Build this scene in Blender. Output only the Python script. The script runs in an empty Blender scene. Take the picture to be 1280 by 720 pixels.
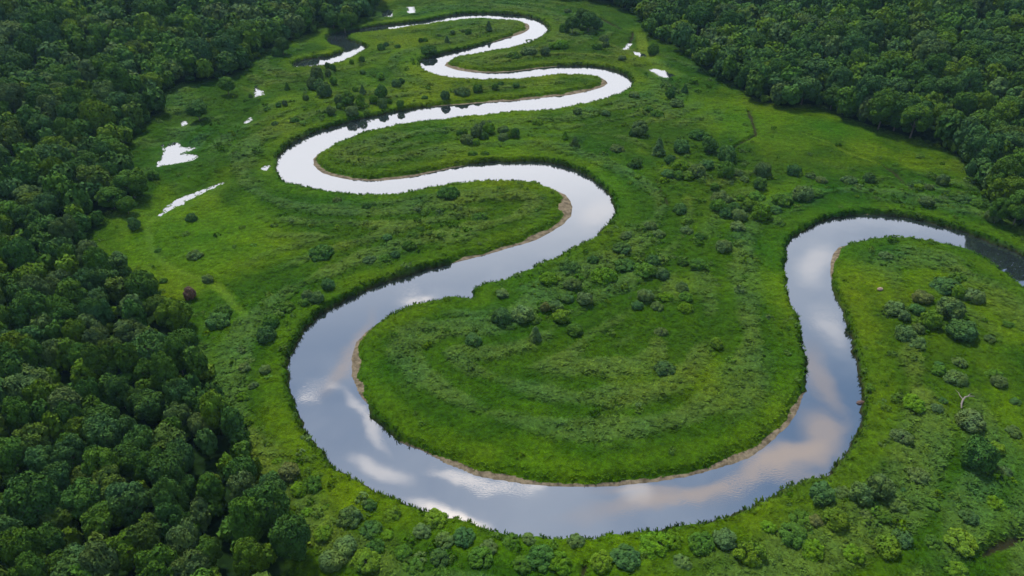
import bpy, math, random
import numpy as np

SEED = 11
rng = np.random.default_rng(SEED)
random.seed(SEED)
scene = bpy.context.scene
col = scene.collection

# ------------------------------------------------------------------ camera geometry (metres; water level is z = 0)
CAM_H = 120.0
FPX = 914.0                      # focal length for a 1280 px wide frame
PITCH = math.radians(33.7)
SP, CP = math.sin(PITCH), math.cos(PITCH)


def ground(px, py, z=0.0):
    """photograph position -> place on the plain"""
    dx = (px - 640.0) / FPX
    dy = -(py - 360.0) / FPX
    vy = CP + dy * SP
    vz = -SP + dy * CP
    t = (CAM_H - z) / -vz
    return dx * t, vy * t


def project(x, y, z):
    zz = z - CAM_H
    d = y * CP - zz * SP
    u = y * SP + zz * CP
    return 640 + FPX * x / d, 360 - FPX * u / d, d


def gpts(pts, z=0.0):
    return np.array([ground(a, b, z) for a, b in pts])


# ------------------------------------------------------------------ helpers
def link(o, parent=None):
    col.objects.link(o)
    if parent:
        o.parent = parent
    return o


def tag(o, label=None, cat=None, group=None, kind=None):
    if label: o['label'] = label
    if cat: o['category'] = cat
    if group: o['group'] = group
    if kind: o['kind'] = kind
    return o


def mesh_np(name, verts, faces, mat=None, smooth=False, attrs=None):
    """verts (n,3), faces (m,k) -> mesh; attrs {name: (type, domain, array)}"""
    me = bpy.data.meshes.new(name)
    verts = np.ascontiguousarray(verts, dtype=np.float32)
    faces = np.ascontiguousarray(faces, dtype=np.int32)
    m, k = faces.shape
    me.vertices.add(len(verts))
    me.vertices.foreach_set('co', verts.ravel())
    me.loops.add(m * k)
    me.loops.foreach_set('vertex_index', faces.ravel())
    me.polygons.add(m)
    me.polygons.foreach_set('loop_start', np.arange(m, dtype=np.int32) * k)
    me.polygons.foreach_set('use_smooth', np.full(m, smooth, dtype=bool))
    for nm, (typ, dom, arr) in (attrs or {}).items():
        a = me.attributes.new(nm, typ, dom)
        if typ == 'FLOAT_COLOR':
            arr = np.concatenate([arr, np.ones((len(arr), 1))], 1) if arr.shape[1] == 3 else arr
            a.data.foreach_set('color', np.ascontiguousarray(arr, dtype=np.float32).ravel())
        else:
            a.data.foreach_set('value', np.ascontiguousarray(arr, dtype=np.float32).ravel())
    me.update(calc_edges=True)
    if mat:
        me.materials.append(mat)
    return me


def sstep(a, b, x):
    t = np.clip((x - a) / (b - a), 0, 1)
    return t * t * (3 - 2 * t)


_tabs = {}


def vnoise(x, y, scale, seed=0):
    """smooth value noise in 0..1"""
    if seed not in _tabs:
        _tabs[seed] = np.random.default_rng(1000 + seed).random((256, 256))
    T = _tabs[seed]
    u, v = np.asarray(x) / scale, np.asarray(y) / scale
    i, j = np.floor(u).astype(int), np.floor(v).astype(int)
    f, g = u - i, v - j
    f, g = f * f * (3 - 2 * f), g * g * (3 - 2 * g)
    i0, i1, j0, j1 = i & 255, (i + 1) & 255, j & 255, (j + 1) & 255
    return (T[i0, j0] * (1 - f) + T[i1, j0] * f) * (1 - g) + (T[i0, j1] * (1 - f) + T[i1, j1] * f) * g


def fbm(x, y, scale, seed=0, octs=4):
    s, a, tot = 0, 1.0, 0
    for k in range(octs):
        s = s + a * vnoise(x + 37.1 * k, y + 91.7 * k, scale / 2 ** k, seed + k)
        tot += a
        a *= 0.55
    return s / tot


def inside_poly(X, Y, poly):
    res = np.zeros(X.shape, bool)
    n = len(poly)
    for k in range(n):
        x0, y0 = poly[k]
        x1, y1 = poly[(k + 1) % n]
        if y0 == y1:
            continue
        c = ((y0 > Y) != (y1 > Y)) & (X < (x1 - x0) * (Y - y0) / (y1 - y0) + x0)
        res ^= c
    return res


def seg_dist(X, Y, A, B):
    """distance of points to each of segments A-B: (nearest distance, index, parameter)"""
    best = np.full(X.shape, 1e9)
    bi = np.zeros(X.shape, int)
    bt = np.zeros(X.shape)
    for k in range(len(A)):
        dx, dy = B[k] - A[k]
        L = dx * dx + dy * dy + 1e-9
        t = np.clip(((X - A[k][0]) * dx + (Y - A[k][1]) * dy) / L, 0, 1)
        d = (X - A[k][0] - t * dx) ** 2 + (Y - A[k][1] - t * dy) ** 2
        m = d < best
        best = np.where(m, d, best)
        bi = np.where(m, k, bi)
        bt = np.where(m, t, bt)
    return np.sqrt(best), bi, bt


def catmull(P, W, step=4.0):
    """smooth a polyline (with a value per vertex)"""
    out, ow = [], []
    n = len(P)
    for k in range(n - 1):
        p0, p1, p2, p3 = P[max(k - 1, 0)], P[k], P[k + 1], P[min(k + 2, n - 1)]
        m = max(1, int(np.linalg.norm(p2 - p1) / step))
        for s in range(m):
            t = s / m
            q = 0.5 * ((2 * p1) + (p2 - p0) * t + (2 * p0 - 5 * p1 + 4 * p2 - p3) * t * t + (3 * p1 - p0 - 3 * p2 + p3) * t ** 3)
            out.append(q)
            ow.append(W[k] * (1 - t) + W[k + 1] * t)
    out.append(P[-1])
    ow.append(W[-1])
    return np.array(out), np.array(ow)


# ------------------------------------------------------------------ traced plan: river banks (x, y in the photograph, sand width in metres)
BANK_P = [(1420, 455, 0), (1340, 402, 0), (1280, 361, 0), (1254, 340, 0), (1227, 322, 0), (1195, 307, 0), (1162, 299, 0), (1129, 294, 0), (1096, 295, 0),
    (1070, 299, 0), (1050, 306, .8), (1040, 318, 1.8), (1037, 335, 1.3), (1044, 364, .3), (1054, 391, .5), (1063, 417, 0), (1069, 450, 0), (1075, 483, 0),
    (1079, 510, 0), (1073, 534, 0), (1057, 558, 0), (1042, 581, 0), (999, 600, 0), (967, 616, 0), (935, 630, 0), (910, 640, 0), (865, 649, 0), (830, 657, 0),
    (780, 662, 0), (740, 665, 0), (690, 665, 0), (640, 662, 0), (607, 655, 0), (570, 647, 0), (535, 637, 0), (510, 624, 0), (482, 617, 0), (460, 602, 0),
    (435, 587, 0), (417, 577, 0), (405, 562, 0), (390, 545, 0), (377, 530, 0), (370, 510, 0), (364, 490, 0), (361, 467, 0), (365, 447, 0), (372, 427, 0),
    (382, 412, 0), (394, 400, 0), (410, 386, 0), (430, 375, 0), (455, 364, 0), (478, 356, 0), (500, 349, 0), (526, 340, 0), (553, 332, .3), (581, 325, 1.6),
    (605, 319, .5), (636, 310, 1.6), (670, 300, 2.6), (690, 290, 3.0), (705, 280, 3.6), (714, 270, 4.4), (716, 258, 4.6), (706, 243, 3.0), (690, 234, 1.5), (670, 227, 0),
    (650, 224, 0), (595, 224, 0), (570, 227, 0), (533, 233, 0), (498, 238, 0), (467, 240, 0), (440, 239, 0), (409, 237, 0), (378, 231, 0), (360, 225, 0),
    (349, 215, 0), (346, 208, 0), (350, 192, 0), (370, 177, 0), (400, 164, 0), (430, 155, 0), (440, 152, 0), (478, 143, 0), (525, 135, .3), (587, 130, 1),
    (644, 126, 2.6), (681, 122, 2.6), (712, 119, 2.6), (737, 113.5, 3.4), (756, 108, 4), (760, 104, 4), (752, 97, 2), (731, 92, 0), (700, 91, 0), (672, 94, 0),
    (637, 97, 0), (600, 97, 0), (575, 96, 0), (553, 93, 0), (533, 88, 0), (524, 82, 0), (525, 78, 0), (535, 73, 0), (556, 67, 0), (575, 63, 0),
    (600, 57, .5), (628, 49, 1.5), (650, 43, 3), (662, 36, 3), (659, 29, 2), (644, 24.5, 0), (619, 22.5, 0), (594, 22, 0), (562, 25, 0), (534, 29.5, 0),
    (503, 33, 0), (478, 37, 0), (455, 40, 0), (437, 44, 0), (432, 49, 0), (444, 53, 0), (459, 60, 0), (446, 68, 0), (430, 75.5, 0), (404, 80, 0), (370, 84, 0)]
BANK_Q = [(1420, 398, 0), (1340, 350, 0), (1280, 321, 0), (1240, 304, 0), (1201, 290, 0), (1162, 279, 0), (1122, 272, 0), (1083, 269, .4), (1044, 273, 0), (1017, 283, 0),
    (991, 299, 0), (981, 315, 0), (980, 330, 0), (983, 351, 0), (991, 384, 0), (1001, 417, 0), (1008, 450, 0), (1007, 480, .5), (999, 510, 1.2), (983, 534, 2.0),
    (963, 553, 1.8), (936, 573, 2.0), (897, 586, 1.5), (858, 596, 1.2), (819, 602, 1.2), (780, 607, 1.3), (740, 610, 1.3), (705, 610, 1.5), (640, 603, 1.5), (595, 596, 1.3),
    (557, 579, 1.2), (530, 565, 1.0), (505, 555, .7), (487, 542, .4), (465, 520, .5), (450, 495, 1.2), (440, 470, 2.2), (439, 450, 2.6), (445, 428, 2.0), (457, 414, 1.2),
    (478, 400, .6), (495, 390, .2), (526, 376, 0), (564, 368, 0), (575, 369, 0), (588, 371, 0), (590, 362, 0), (598, 355, 0), (616, 349, 0), (650, 337, 0),
    (685, 323, 0), (719, 307, 0), (747, 290, 0), (762, 276, 0), (767, 262, 0), (764, 248, 0), (753, 234, 0), (735, 222, 0), (719, 214, 0), (685, 205, 0),
    (650, 202, 0), (626, 203, 0), (582, 207, .4), (547, 214, .8), (516, 221, 1.4), (478, 226, 1.8), (440, 225, 1.6), (405, 217, 1.6), (392, 207, 2), (391, 199, 1.6),
    (407, 186, .6), (440, 170, 0), (487, 156, 0), (537, 148, 0), (600, 142, 0), (650, 137, 0), (694, 134, 0), (737, 126, 0), (775, 115, 0), (789, 107, 0),
    (788, 99, 0), (772, 90, 0), (744, 84, 0), (700, 83, .5), (669, 86, 1), (637, 90, 1.5), (619, 91, 2), (587, 90, 2.5), (569, 87, 3), (556, 82, 3),
    (558, 77, 1), (575, 70, 0), (600, 65, 0), (637, 58, 0), (656, 54, 0), (672, 48, 0), (684, 40, 0), (681, 31, 0), (666, 23, 0), (644, 19, 0),
    (619, 17.5, 0), (587, 17.5, 0), (562, 20, 0), (534, 26, 0), (503, 29.5, 0), (466, 34, 0), (440, 39, 0), (419, 42, 0), (408, 47, 0), (412, 53, 0),
    (424, 57, 0), (430, 61, 0), (428, 66, 0), (410, 71, 0), (383, 74.5, 0), (366, 81, 0)]


def bank_line(bank, side):
    P = gpts([b[:2] for b in bank])
    W = np.array([float(b[2]) for b in bank])
    T = np.gradient(P, axis=0)
    N = np.stack([-T[:, 1], T[:, 0]], 1) * side
    N /= np.linalg.norm(N, axis=1)[:, None] + 1e-9           # points away from the water
    near = np.clip(-N[:, 1], 0, 1) * np.clip(1.25 - W * .5, .2, 1.25)
    dist = np.linalg.norm(P, axis=1)
    P = P * (1 - (near * 1.45 / CAM_H))[:, None]              # the traced line is the grass top in front of the water
    return catmull(P, W)


# which side of each bank the land lies on
_p, _q = gpts([b[:2] for b in BANK_P]), gpts([b[:2] for b in BANK_Q])
_full = np.concatenate([_p, _q[::-1]])
_area = 0.5 * np.sum(_full[:, 0] * np.roll(_full[:, 1], -1) - np.roll(_full[:, 0], -1) * _full[:, 1])
_s = -1 if _area > 0 else 1
P_line, P_w = bank_line(BANK_P, _s)
Q_line, Q_w = bank_line(BANK_Q, -_s)
RIVER = np.concatenate([P_line, Q_line[::-1]])
RIVER_W = np.concatenate([P_w, Q_w[::-1]])

PONDS_PX = [
    [(213, 177), (224, 179), (229, 184), (250, 185), (239, 189), (231, 191), (249, 194), (242, 200), (226, 202), (216, 205), (196, 207), (202, 197), (203, 188), (201, 180), (207, 184)],
    [(198, 268), (204, 260), (220, 250), (245, 240), (281, 226), (281, 229), (258, 240), (235, 251), (215, 262), (202, 269)],
    [(320, 108), (324, 112), (329, 118), (321, 120), (318, 114)],
    [(305, 153), (313, 147), (315, 150), (308, 153)],
    [(227, 152), (233, 152), (232, 157), (228, 157)],
    [(809, 87), (818, 86), (832, 89), (845, 94), (837, 97), (826, 96)],
    [(793, 65), (806, 68), (805, 70.5), (799, 70)],
    [(477, 14.5), (490, 12.5), (490, 20.5), (478, 21.5)],
    [(510, 8.5), (518, 8.5), (518, 15.5), (511, 16)],
    [(327, 211), (335, 206), (336, 208), (333, 212)],
    [(780, 61), (786, 55), (789, 55), (784, 61)],
]
def pond_outline(p):
    P = gpts(p)
    c = P.mean(0)
    near_ = np.clip((c[1] - P[:, 1]) / (np.ptp(P[:, 1]) + 1e-6) * 2, 0, 1)
    return P * (1 - near_ * .35 / CAM_H)[:, None]


PONDS = [pond_outline(p) for p in PONDS_PX]

CREEKS_PX = [   # narrow ditches in the meadow: (points, width m)
    ([(750, 25), (762, 31), (775, 39)], 1.6), ([(791, 43), (790, 49), (786, 56)], 1.2), ([(935, 142), (942, 160), (944, 172), (932, 179), (915, 189)], .8),
    ([(1096, 207), (1118, 220), (1129, 233), (1138, 239)], .9), ([(820, 228), (826, 242), (835, 260)], .6), ([(1226, 700), (1240, 690), (1262, 681), (1300, 672)], .8),
    ([(728, 722), (731, 712)], .7)]
CREEKS = [(gpts(p), w) for p, w in CREEKS_PX]
SCARS_PX = [   # old filled-in channels, short even grass
    ([(196, 270), (187, 285), (188, 303), (196, 322), (218, 340), (250, 352), (278, 366), (292, 384), (310, 400)], 1.0),
    ([(985, 165), (1030, 180), (1060, 195), (1096, 207)], .7), ([(800, 45), (812, 75), (850, 95)], 3.0)]
SCARS = [(catmull(gpts(p), np.zeros(len(p)))[0], w) for p, w in SCARS_PX]

LEFT_EDGE = [(500, -12), (474, 4), (466, 24), (445, 28), (440, 36), (408, 39), (404, 28), (393, 46), (372, 54), (340, 62), (322, 78), (308, 92), (290, 100), (262, 107), (225, 112), (202, 125),
    (204, 145), (190, 160), (162, 184), (152, 200), (168, 214), (185, 236), (178, 250), (160, 262), (128, 285), (112, 305), (122, 330), (160, 352), (190, 368), (215, 395),
    (232, 428), (248, 455), (278, 485), (298, 525), (306, 568), (318, 598), (338, 625), (358, 660), (372, 700), (378, 735), (384, 790)]
RIGHT_EDGE = [(688, -12), (702, 2), (760, 6), (798, 25), (806, 48), (830, 56), (858, 74), (878, 95), (905, 108), (940, 130), (965, 139), (988, 141), (1012, 135), (1040, 148),
    (1072, 160), (1110, 172), (1160, 184), (1195, 203), (1212, 228), (1222, 252), (1246, 276), (1280, 287), (1340, 312), (1420, 352)]
_L, _R = gpts(LEFT_EDGE), gpts(RIGHT_EDGE)
FOREST_L = np.concatenate([_L, [(-30, -40), (-400, -200), (-1500, -200), (-1500, 1500), (_L[0][0], 1500)]])
FOREST_R = np.concatenate([_R, [(320, 210), (900, 100), (1500, 100), (1500, 1500), (_R[0][0], 1500)]])
FOREST_N = np.array([(_L[0][0] - 2, _L[0][1] + 8), (-60, 640), (10, 655), (_R[0][0] + 2, _R[0][1] + 8), (_R[0][0] + 2, 1500), (_L[0][0] - 2, 1500)])

# ------------------------------------------------------------------ fields on a fine grid over the valley floor
X0, X1, Y0, Y1, ST = -330.0, 345.0, 34.0, 640.0, 0.6
gx = np.arange(X0, X1 + .01, ST)
gy = np.arange(Y0, Y1 + .01, ST)
GX, GY = np.meshgrid(gx, gy)          # rows follow y
CLAMP = 56.0


def field_for(poly, width=None):
    """signed distance (+ outside) to a polygon, clamped, and the value carried along its edge"""
    A, B = poly, np.roll(poly, -1, 0)
    ins = np.zeros(GX.shape, bool)
    lo, hi = poly.min(0), poly.max(0)
    D = np.full(GX.shape, CLAMP)
    W = np.zeros(GX.shape)
    j0, j1 = np.searchsorted(gy, [lo[1] - CLAMP, hi[1] + CLAMP])
    i0, i1 = np.searchsorted(gx, [lo[0] - CLAMP, hi[0] + CLAMP])
    ins[j0:j1, i0:i1] = inside_poly(GX[j0:j1, i0:i1], GY[j0:j1, i0:i1], poly)
    T = 48
    slo, shi = np.minimum(A, B), np.maximum(A, B)
    for jj in range(j0, j1, T):
        for ii in range(i0, i1, T):
            sj, si = slice(jj, min(jj + T, j1)), slice(ii, min(ii + T, i1))
            x, y = GX[sj, si], GY[sj, si]
            m = (shi[:, 0] > x.min() - CLAMP) & (slo[:, 0] < x.max() + CLAMP) & (shi[:, 1] > y.min() - CLAMP) & (slo[:, 1] < y.max() + CLAMP)
            k = np.nonzero(m)[0]
            if not len(k):
                continue
            d, bi, bt = seg_dist(x, y, A[k], B[k])
            D[sj, si] = np.minimum(d, CLAMP)
            if width is not None:
                ww = width[k]
                w2 = np.roll(width, -1)[k]
                W[sj, si] = ww[bi] * (1 - bt) + w2[bi] * bt
    return np.where(ins, -D, D), W


DR, SW = field_for(RIVER, RIVER_W)
n1 = fbm(GX, GY, 5.0, 3, 3) - .5
n2 = fbm(GX, GY, 2.2, 13, 2) - .5
SW = SW * np.clip(2.4 * fbm(GX, GY, 8, 17, 3) - .40, .5, 1.1)
sandy = sstep(.12, .7, SW)
DRn = DR + (n1 * 2.1 + n2 * 1.2 + (fbm(GX, GY, 14, 23, 2) - .5) * 1.6) * (1 - .75 * sandy)
DP = np.full(GX.shape, CLAMP)
pond_fields = []
for pi_, p in enumerate(PONDS):
    d, _ = field_for(p)
    d = d + (n1 * 1.5 + n2 * 2.0) + (.25 if pi_ in (0, 1, 5) else -.35)
    pond_fields.append(d)
    DP = np.minimum(DP, d)
DC = np.full(GX.shape, CLAMP)
for p, w in CREEKS:
    d, _, _ = seg_dist(GX, GY, p[:-1], p[1:])
    DC = np.minimum(DC, d - w * .7 + n1 * 1.2)
DS = np.full(GX.shape, CLAMP)
for p, w in SCARS:
    d, _, _ = seg_dist(GX, GY, p[:-1], p[1:])
    DS = np.minimum(DS, d - w + n1 * 1.5)

# forest distance on a coarse grid
FS = 8.0
fx, fy = np.arange(-1400, 1401, FS), np.arange(-120, 1481, FS)
FX, FY = np.meshgrid(fx, fy)
FD = np.full(FX.shape, -300.0)
for poly in (FOREST_L, FOREST_R, FOREST_N):
    d, _, _ = seg_dist(FX, FY, poly, np.roll(poly, -1, 0))
    i = inside_poly(FX, FY, poly)
    FD = np.maximum(FD, np.where(i, d, -d))


def bil(F, ax, ay, x, y):
    u = np.clip((np.asarray(x) - ax[0]) / (ax[1] - ax[0]), 0, len(ax) - 1.001)
    v = np.clip((np.asarray(y) - ay[0]) / (ay[1] - ay[0]), 0, len(ay) - 1.001)
    i, j = u.astype(int), v.astype(int)
    f, g = u - i, v - j
    return (F[j, i] * (1 - f) + F[j, i + 1] * f) * (1 - g) + (F[j + 1, i] * (1 - f) + F[j + 1, i + 1] * f) * g


def in_forest(x, y):
    return inside_poly(x, y, FOREST_L) | inside_poly(x, y, FOREST_R) | inside_poly(x, y, FOREST_N)


def hill(x, y):
    d = np.clip(bil(FD, fx, fy, x, y), 0, 260)
    return 9.0 * sstep(4, 110, d) + 16.0 * sstep(60, 260, d) + 3.0 * sstep(10, 60, d) * (fbm(x, y, 70, 21, 2) - .5)


def meadow_z(x, y):
    return 1.3 + .6 * (fbm(x, y, 22, 30, 3) - .5)


def lumps(x, y):
    wx, wy = x + 2.2 * vnoise(x, y, 5, 70), y + 2.2 * vnoise(x, y, 5, 71)
    a = np.abs(2 * vnoise(wx, wy, 3.0, 72) - 1)
    b_ = np.abs(2 * vnoise(wx, wy, 1.7, 73) - 1)
    return np.sqrt(a) * .62 + np.sqrt(b_) * .38


# heights of the fine grid
base = meadow_z(GX, GY) + hill(GX, GY)
steep = sstep(0, 1.1, DRn)
bar_w = np.maximum(SW, .1)
bar = np.where(DRn < bar_w, .03 + .10 * np.clip(DRn, 0, 9), 0) + sstep(0, 1, (DRn - bar_w) / 1.6) * 1.0
land = np.where(sandy > .5, np.minimum(base, np.maximum(bar, .03 + .1 * np.clip(np.minimum(DRn, bar_w), 0, 9)) + (base - 1.0) * sstep(bar_w, bar_w + 4, DRn)), base * steep)
Zg = np.where(DRn > 0, land, -1.4 * sstep(0, 1.6, -DRn) - .02)
Zg = Zg * (.08 * sstep(-.2, .6, DP) + .92 * sstep(.5, 9, DP)) - 1.0 * (1 - sstep(-1.2, .2, DP))
Zg = Zg - .75 * (1 - sstep(-.4, .7, DC)) * sstep(0, 2, DRn)
Zg = Zg - .25 * (1 - sstep(-.5, 1.5, DS))
SAND = np.where(DRn > -2, (1 - sstep(bar_w - .3, bar_w + .5, DRn)), 0) * sandy
MUD = np.clip((1 - sstep(.2, .8, DRn)) * (1 - sandy) + (1 - sstep(-.2, .5, DC)) + .8 * (1 - sstep(-.1, .6, DP)), 0, 1)


# plant cover of the meadow: lush yellow-green sward, plain green sward, grey-green sedge and reed
def cover(x, y, d, ds):
    wx = x + 14 * (fbm(x, y, 40, 40, 2) - .5)
    wy = y + 14 * (fbm(x, y, 40, 44, 2) - .5)
    big = fbm(wx, wy, 55, 50, 3)
    mid = fbm(wx, wy * .8, 16, 55, 3)
    gx_, gy_, _d = project(x, y, 1)
    for (cx, cy, rx, ry, a) in ((330, 300, 130, 55, .12), (1010, 190, 130, 45, .10), (840, 180, 90, 40, .08), (560, 190, 160, 30, .10), (590, 45, 90, 16, .1), (230, 170, 60, 30, .12), (640, 110, 120, 12, .12), (820, 60, 60, 40, .14),
                                (1150, 620, 200, 110, -.13), (720, 470, 200, 80, -.06), (560, 700, 300, 50, -.05), (1180, 450, 120, 60, -.06)):  # negative entries put the foreground's dimmer light into the sward colour, as less lush
        big = big + a * np.exp(-((gx_ - cx) / rx) ** 2 - ((gy_ - cy) / ry) ** 2)
    arcs = .5 + .5 * np.sin(d / 1.75 + 4.5 * fbm(x, y, 34, 60, 2))
    fringe = sstep(.5, 2, d) * (1 - sstep(5, 10, d))
    belt = sstep(6, 10, d) * (1 - sstep(15, 22, d))
    zone = sstep(6, 12, d) * (1 - sstep(38, 54, d))
    lush = sstep(.50, .68, big * .65 + mid * .35) * .9 + .55 * fringe + (1 - sstep(-.3, 1.2, ds)) * .6
    lush = lush + .22 * zone * (arcs - .5)
    sedge = sstep(.50, .68, mid * .6 + (1 - big) * .4 + .17 * belt + .24 * (.5 - arcs) * zone) * (1 - .8 * fringe)
    return np.clip(lush, 0, 1), np.clip(sedge, 0, 1)


LUSH, SEDGE = cover(GX, GY, DR, DS)
LMP = lumps(GX, GY)
Zg = Zg + LMP * (.80 + .85 * SEDGE * (1 - .4 * LUSH)) * sstep(.2, 2.2, DRn - SW * 1.2) * sstep(2, 9.0, DP) * sstep(.2, 1.4, DC) * (.25 + .75 * sstep(-.5, 1.5, DS))
C_LUSH = np.array([.050, .100, .0006])
C_MID = np.array([.020, .058, .0006])
C_SEDGE = np.array([.045, .088, .012])
C_TRAIL = np.array([.068, .115, .012])
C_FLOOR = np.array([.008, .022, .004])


def cover_colour(lush, sedge):
    c = C_MID[None] * (1 - lush[:, None]) + C_LUSH[None] * lush[:, None]
    s = (sedge * (1 - .55 * lush))[:, None]
    return c * (1 - s) + C_SEDGE[None] * s


def trails(c, ds):
    k = .42 * (1 - sstep(-1.0, .9, ds))[:, None]
    return c * (1 - k) + C_TRAIL[None] * k


def hue_drift(c, x, y):
    h_ = fbm(x, y, 34, 140, 3) - .5
    f_ = fbm(x, y, 9, 145, 2) - .5
    return c * np.stack([1 + 1.0 * h_ + .5 * f_, 1 + .2 * h_ + .3 * f_, 1 - .8 * h_], 1)


# ------------------------------------------------------------------ materials
def new_mat(name):
    m = bpy.data.materials.new(name)
    m.use_nodes = True
    nt = m.node_tree
    b = nt.nodes['Principled BSDF']
    return m, nt, b


def N(nt, typ, **kw):
    n = nt.nodes.new(typ)
    for k, v in kw.items():
        setattr(n, k, v)
    return n


def math_node(nt, op, a, b=None, clamp=False):
    n = N(nt, 'ShaderNodeMath', operation=op, use_clamp=clamp)
    for i, v in enumerate((a, b)):
        if v is None:
            continue
        if isinstance(v, (int, float)):
            n.inputs[i].default_value = v
        else:
            nt.links.new(v, n.inputs[i])
    return n.outputs[0]


def mix_rgb(nt, f, a, b, blend='MIX'):
    n = N(nt, 'ShaderNodeMix', data_type='RGBA', blend_type=blend)
    for sock, v in ((n.inputs['Factor'], f), (n.inputs['A'], a), (n.inputs['B'], b)):
        pass
    ins = [n.inputs[0], n.inputs[6], n.inputs[7]]
    for s, v in zip(ins, (f, a, b)):
        if isinstance(v, (int, float)):
            s.default_value = v
        elif isinstance(v, tuple):
            s.default_value = (*v, 1)
        else:
            nt.links.new(v, s)
    return n.outputs[2]


def noise(nt, vec, scale, detail=4, rough=.55):
    n = N(nt, 'ShaderNodeTexNoise')
    n.inputs['Scale'].default_value = scale
    n.inputs['Detail'].default_value = detail
    n.inputs['Roughness'].default_value = rough
    if vec is not None:
        nt.links.new(vec, n.inputs['Vector'])
    return n.outputs[0]


def ramp(nt, f, lo, hi, a=0.0, b=1.0):
    n = N(nt, 'ShaderNodeMapRange', interpolation_type='SMOOTHSTEP')
    n.inputs[1].default_value, n.inputs[2].default_value, n.inputs[3].default_value, n.inputs[4].default_value = lo, hi, a, b
    nt.links.new(f, n.inputs[0])
    return n.outputs[0]


def leaf_material(name, source, spec=.03, rough=.7, vary=.28):
    """source: 'object' (the object's own colour) or a colour attribute"""
    m, nt, b = new_mat(name)
    geo = N(nt, 'ShaderNodeNewGeometry')
    if source == 'object':
        oi = N(nt, 'ShaderNodeObjectInfo')
        c = oi.outputs['Color']
    else:
        at = N(nt, 'ShaderNodeAttribute', attribute_name=source)
        c = at.outputs['Color']
    nz = noise(nt, geo.outputs['Position'], .9, 3)
    k = ramp(nt, nz, .3, .7, 1 - vary, 1 + vary)
    nz2 = noise(nt, geo.outputs['Position'], .23, 2)
    warm = ramp(nt, nz2, .35, .65, 0, 1)
    c2 = mix_rgb(nt, 1.0, c, mix_rgb(nt, warm, (.94, .98, 1.12), (1.10, 1.02, .80)), 'MULTIPLY')
    v = N(nt, 'ShaderNodeVectorMath', operation='SCALE')
    nt.links.new(c2, v.inputs[0])
    nt.links.new(k, v.inputs['Scale'])
    nt.links.new(v.outputs[0], b.inputs['Base Color'])
    b.inputs['Roughness'].default_value = rough
    b.inputs['Specular IOR Level'].default_value = spec
    return m


M_LEAF = leaf_material('leaves', 'object')
M_FOREST = leaf_material('forest_leaves', 'tint')
M_GRASS = leaf_material('grass_blades', 'tint', spec=.02, rough=.7, vary=.25)

m, nt, b = new_mat('bark')
geo = N(nt, 'ShaderNodeNewGeometry')
mp = N(nt, 'ShaderNodeMapping')
mp.inputs['Scale'].default_value = (6, 6, 1.2)
nt.links.new(geo.outputs['Position'], mp.inputs[0])
nt.links.new(mix_rgb(nt, noise(nt, mp.outputs[0], 2.0, 5), (.05, .04, .03), (.16, .14, .11)), b.inputs['Base Color'])
b.inputs['Roughness'].default_value = .9
M_BARK = m

m, nt, b = new_mat('weathered_wood')
geo = N(nt, 'ShaderNodeNewGeometry')
nt.links.new(mix_rgb(nt, noise(nt, geo.outputs['Position'], 5, 5), (.08, .07, .06), (.18, .155, .135)), b.inputs['Base Color'])
b.inputs['Roughness'].default_value = .85
M_WOOD = m

m, nt, b = new_mat('tan_stone')
geo = N(nt, 'ShaderNodeNewGeometry')
nt.links.new(mix_rgb(nt, noise(nt, geo.outputs['Position'], 2.5, 6), (.13, .085, .06), (.30, .22, .165)), b.inputs['Base Color'])
b.inputs['Roughness'].default_value = .9
M_STONE = m

m, nt, b = new_mat('dark_stone')
geo = N(nt, 'ShaderNodeNewGeometry')
nt.links.new(mix_rgb(nt, noise(nt, geo.outputs['Position'], 2.5, 6), (.035, .018, .014), (.10, .055, .042)), b.inputs['Base Color'])
b.inputs['Roughness'].default_value = .8
M_DARK = m

# ground: sward colour carried by the sheet, sand and wet mud along the water
m, nt, b = new_mat('valley_ground')
geo = N(nt, 'ShaderNodeNewGeometry')
pos = geo.outputs['Position']
at = N(nt, 'ShaderNodeAttribute', attribute_name='sward')
sa = N(nt, 'ShaderNodeAttribute', attribute_name='sand')
mu = N(nt, 'ShaderNodeAttribute', attribute_name='mud')
g1 = noise(nt, pos, .9, 5, .65)
g2 = noise(nt, pos, 3.1, 4, .6)
gv = N(nt, 'ShaderNodeVectorMath', operation='SCALE')
nt.links.new(at.outputs['Color'], gv.inputs[0])
nt.links.new(math_node(nt, 'MULTIPLY', ramp(nt, g1, .3, .7, .62, 1.2), ramp(nt, g2, .3, .7, .75, 1.15)), gv.inputs['Scale'])
s1 = noise(nt, pos, .55, 6, .65)
sandc = mix_rgb(nt, ramp(nt, s1, .32, .66), (.052, .042, .027), (.155, .126, .086))
sandc = mix_rgb(nt, ramp(nt, g2, .52, .68, 0, .55), sandc, (.10, .085, .05))
edge = ramp(nt, math_node(nt, 'ADD', sa.outputs['Fac'], math_node(nt, 'MULTIPLY', math_node(nt, 'SUBTRACT', g1, .5), .9)), .38, .58)
c = mix_rgb(nt, edge, gv.outputs[0], sandc)
c = mix_rgb(nt, math_node(nt, 'MULTIPLY', mu.outputs['Fac'], .9), c, mix_rgb(nt, g2, (.008, .007, .004), (.022, .018, .010)))
nt.links.new(c, b.inputs['Base Color'])
b.inputs['Roughness'].default_value = .9
b.inputs['Specular IOR Level'].default_value = .03
bp = N(nt, 'ShaderNodeBump')
bp.inputs['Strength'].default_value = .6
bp.inputs['Distance'].default_value = .35
nt.links.new(g1, bp.inputs['Height'])
nt.links.new(bp.outputs[0], b.inputs['Normal'])
M_GROUND = m

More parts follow.
